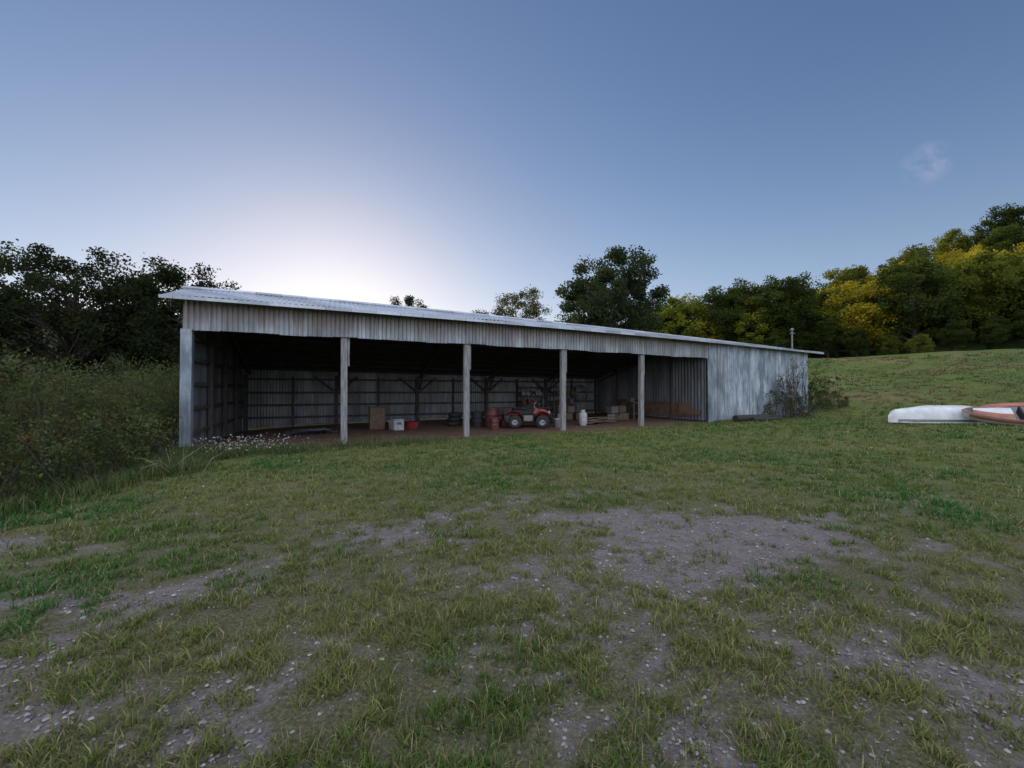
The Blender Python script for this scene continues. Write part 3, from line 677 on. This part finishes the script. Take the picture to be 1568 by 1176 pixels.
for k in range(12):
    s=26.6+Rv.normal()*.6; h=Rv.uniform(1.8,3.3); pts=[(s+.18*math.sin(z*3+k)+.25*z/3*Rv.normal()*.4,-.12-.03*Rv.uniform(),z) for z in np.linspace(0,h,9)]; b.tube(pts,[.014]*8+[.004],4)
o=put(b,'climbing_vine_stems',[M_bark],0,0); 
P=[];Q=[]
for k in range(60):
    s=26.6+Rv.normal()*.6;h=Rv.uniform(.3,3.1);x,y=L2W(s,-.15);P.append(np.array([x,y,.3+h]));Q.append(.18)
addobj('climbing_vine',shrub_mesh('climbing_vine',P,Q,12,.08,(.03,.045,.018),(.07,.10,.035),66))
P=[]
Rw=np.random.default_rng(12); n=420
x=-7.2+Rw.normal(size=n)*.7; y=11.1+Rw.normal(size=n)*.35+(x+7.2)*.35; z=ground_z(x,y)+Rw.uniform(.15,.5,n)
Vw,Fw=leafquads(np.stack([x,y,z],-1),.045,Rw,2.0,.9)
addobj('wildflower_patch',fastmesh('wildflower_patch',Vw,[Fw],[M_leaf],np.tile(np.array([.48,.47,.50]),(len(Vw),1))))
b=B()
for k in range(9):
    x0=-6.9+Rw.normal()*.25;y0=8.6+Rw.normal()*.25; d=Rw.normal(size=2)*.4; z0=gz1(x0,y0); b.tube([(x0,y0,z0),(x0+d[0]*.5,y0+d[1]*.5,z0+.3),(x0+d[0],y0+d[1],z0+Rw.uniform(.25,.55))],[.008,.006,.003],4)
b.obj('dry_stalks',[M_brd])
# ---------------------------------------------------------------- sky & sun
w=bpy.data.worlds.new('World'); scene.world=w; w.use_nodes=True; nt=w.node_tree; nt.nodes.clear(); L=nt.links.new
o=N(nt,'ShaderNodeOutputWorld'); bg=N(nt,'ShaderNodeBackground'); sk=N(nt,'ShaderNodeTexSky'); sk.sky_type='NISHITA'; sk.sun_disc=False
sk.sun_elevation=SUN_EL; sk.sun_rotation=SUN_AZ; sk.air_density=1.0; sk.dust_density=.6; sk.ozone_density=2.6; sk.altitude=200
def VM(op,a=None,b_=None):
    n=N(nt,'ShaderNodeVectorMath',operation=op)
    for i,x in enumerate((a,b_)):
        if x is None: continue
        if isinstance(x,tuple): n.inputs[i].default_value=x
        else: L(x,n.inputs[i])
    return n
STR=.145
g=1/STR
c0=VM('MULTIPLY',sk.outputs[0],(STR*1.04,STR*1.0,STR*1.24)).outputs[0]
den=VM('ADD',VM('MULTIPLY',c0,(.85,.85,.85)).outputs[0],(1,1,1)).outputs[0]
c1_=VM('MULTIPLY',VM('DIVIDE',c0,den).outputs[0],(1.36,1.35,1.34)).outputs[0]
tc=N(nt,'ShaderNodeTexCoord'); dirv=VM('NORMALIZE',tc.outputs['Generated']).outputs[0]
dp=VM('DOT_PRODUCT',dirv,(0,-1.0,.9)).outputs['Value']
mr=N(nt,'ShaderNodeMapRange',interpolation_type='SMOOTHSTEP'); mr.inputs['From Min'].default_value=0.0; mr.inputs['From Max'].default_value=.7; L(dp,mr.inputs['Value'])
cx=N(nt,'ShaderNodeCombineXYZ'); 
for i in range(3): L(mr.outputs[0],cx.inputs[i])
fill_sky=VM('MULTIPLY',cx.outputs[0],(1.30,1.28,1.25)).outputs[0]  # unseen sky behind and overhead brightened, added as fill light for grass and barn
dz_=VM('DOT_PRODUCT',dirv,(0,0,1)).outputs['Value']
hz=N(nt,'ShaderNodeMapRange'); hz.inputs['From Min'].default_value=.62; hz.inputs['From Max'].default_value=.05; L(dz_,hz.inputs['Value'])
hp=N(nt,'ShaderNodeMath',operation='POWER'); hp.inputs[1].default_value=2.2; L(hz.outputs[0],hp.inputs[0])
ch=N(nt,'ShaderNodeCombineXYZ')
for i in range(3): L(hp.outputs[0],ch.inputs[i])
hzc=VM('MULTIPLY',ch.outputs[0],(.19,.19,.20)).outputs[0]
d0=Vector((641,640,350)).normalized()
dp2=VM('DOT_PRODUCT',dirv,tuple(d0)).outputs['Value']; m2=N(nt,'ShaderNodeMapRange',interpolation_type='SMOOTHSTEP'); m2.inputs['From Min'].default_value=.9993; m2.inputs['From Max'].default_value=1.0; L(dp2,m2.inputs['Value'])
mp=N(nt,'ShaderNodeMapping'); mp.inputs['Scale'].default_value=(14,30,22); mp.inputs['Rotation'].default_value=(0,.6,.3); L(dirv,mp.inputs[0])
nz=N(nt,'ShaderNodeTexNoise'); nz.inputs['Scale'].default_value=1.8; nz.inputs['Detail'].default_value=5; L(mp.outputs[0],nz.inputs[0])
m3=N(nt,'ShaderNodeMapRange'); m3.inputs['From Min'].default_value=.40; m3.inputs['From Max'].default_value=.85; L(nz.outputs['Fac'],m3.inputs['Value'])
mm=N(nt,'ShaderNodeMath',operation='MULTIPLY'); L(m2.outputs[0],mm.inputs[0]); L(m3.outputs[0],mm.inputs[1])
cy=N(nt,'ShaderNodeCombineXYZ')
for i in range(3): L(mm.outputs[0],cy.inputs[i])
cir=VM('MULTIPLY',cy.outputs[0],(.20,.16,.17)).outputs[0]
tot=VM('ADD',VM('ADD',VM('ADD',c1_,fill_sky).outputs[0],cir).outputs[0],hzc).outputs[0]
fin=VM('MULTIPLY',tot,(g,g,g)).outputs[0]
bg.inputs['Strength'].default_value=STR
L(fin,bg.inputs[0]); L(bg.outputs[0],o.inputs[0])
sl=bpy.data.lights.new('sun','SUN'); sl.energy=5.0; sl.angle=math.radians(.5); sl.color=(1,.80,.36)
so=bpy.data.objects.new('sun',sl); scene.collection.objects.link(so)
sd=Vector((math.sin(SUN_AZ)*math.cos(SUN_EL),math.cos(SUN_AZ)*math.cos(SUN_EL),math.sin(SUN_EL)))
so.rotation_euler=sd.to_track_quat('Z','Y').to_euler(); so.location=(0,0,60)
# ---------------------------------------------------------------- camera
cd=bpy.data.cameras.new('camera'); cd.sensor_width=36; cd.lens=640/1568*36; cd.clip_start=.05; cd.clip_end=5000
co=bpy.data.objects.new('camera',cd); scene.collection.objects.link(co); co.location=(0,0,1.7); co.rotation_euler=(math.radians(90.9),0,0)
scene.camera=co
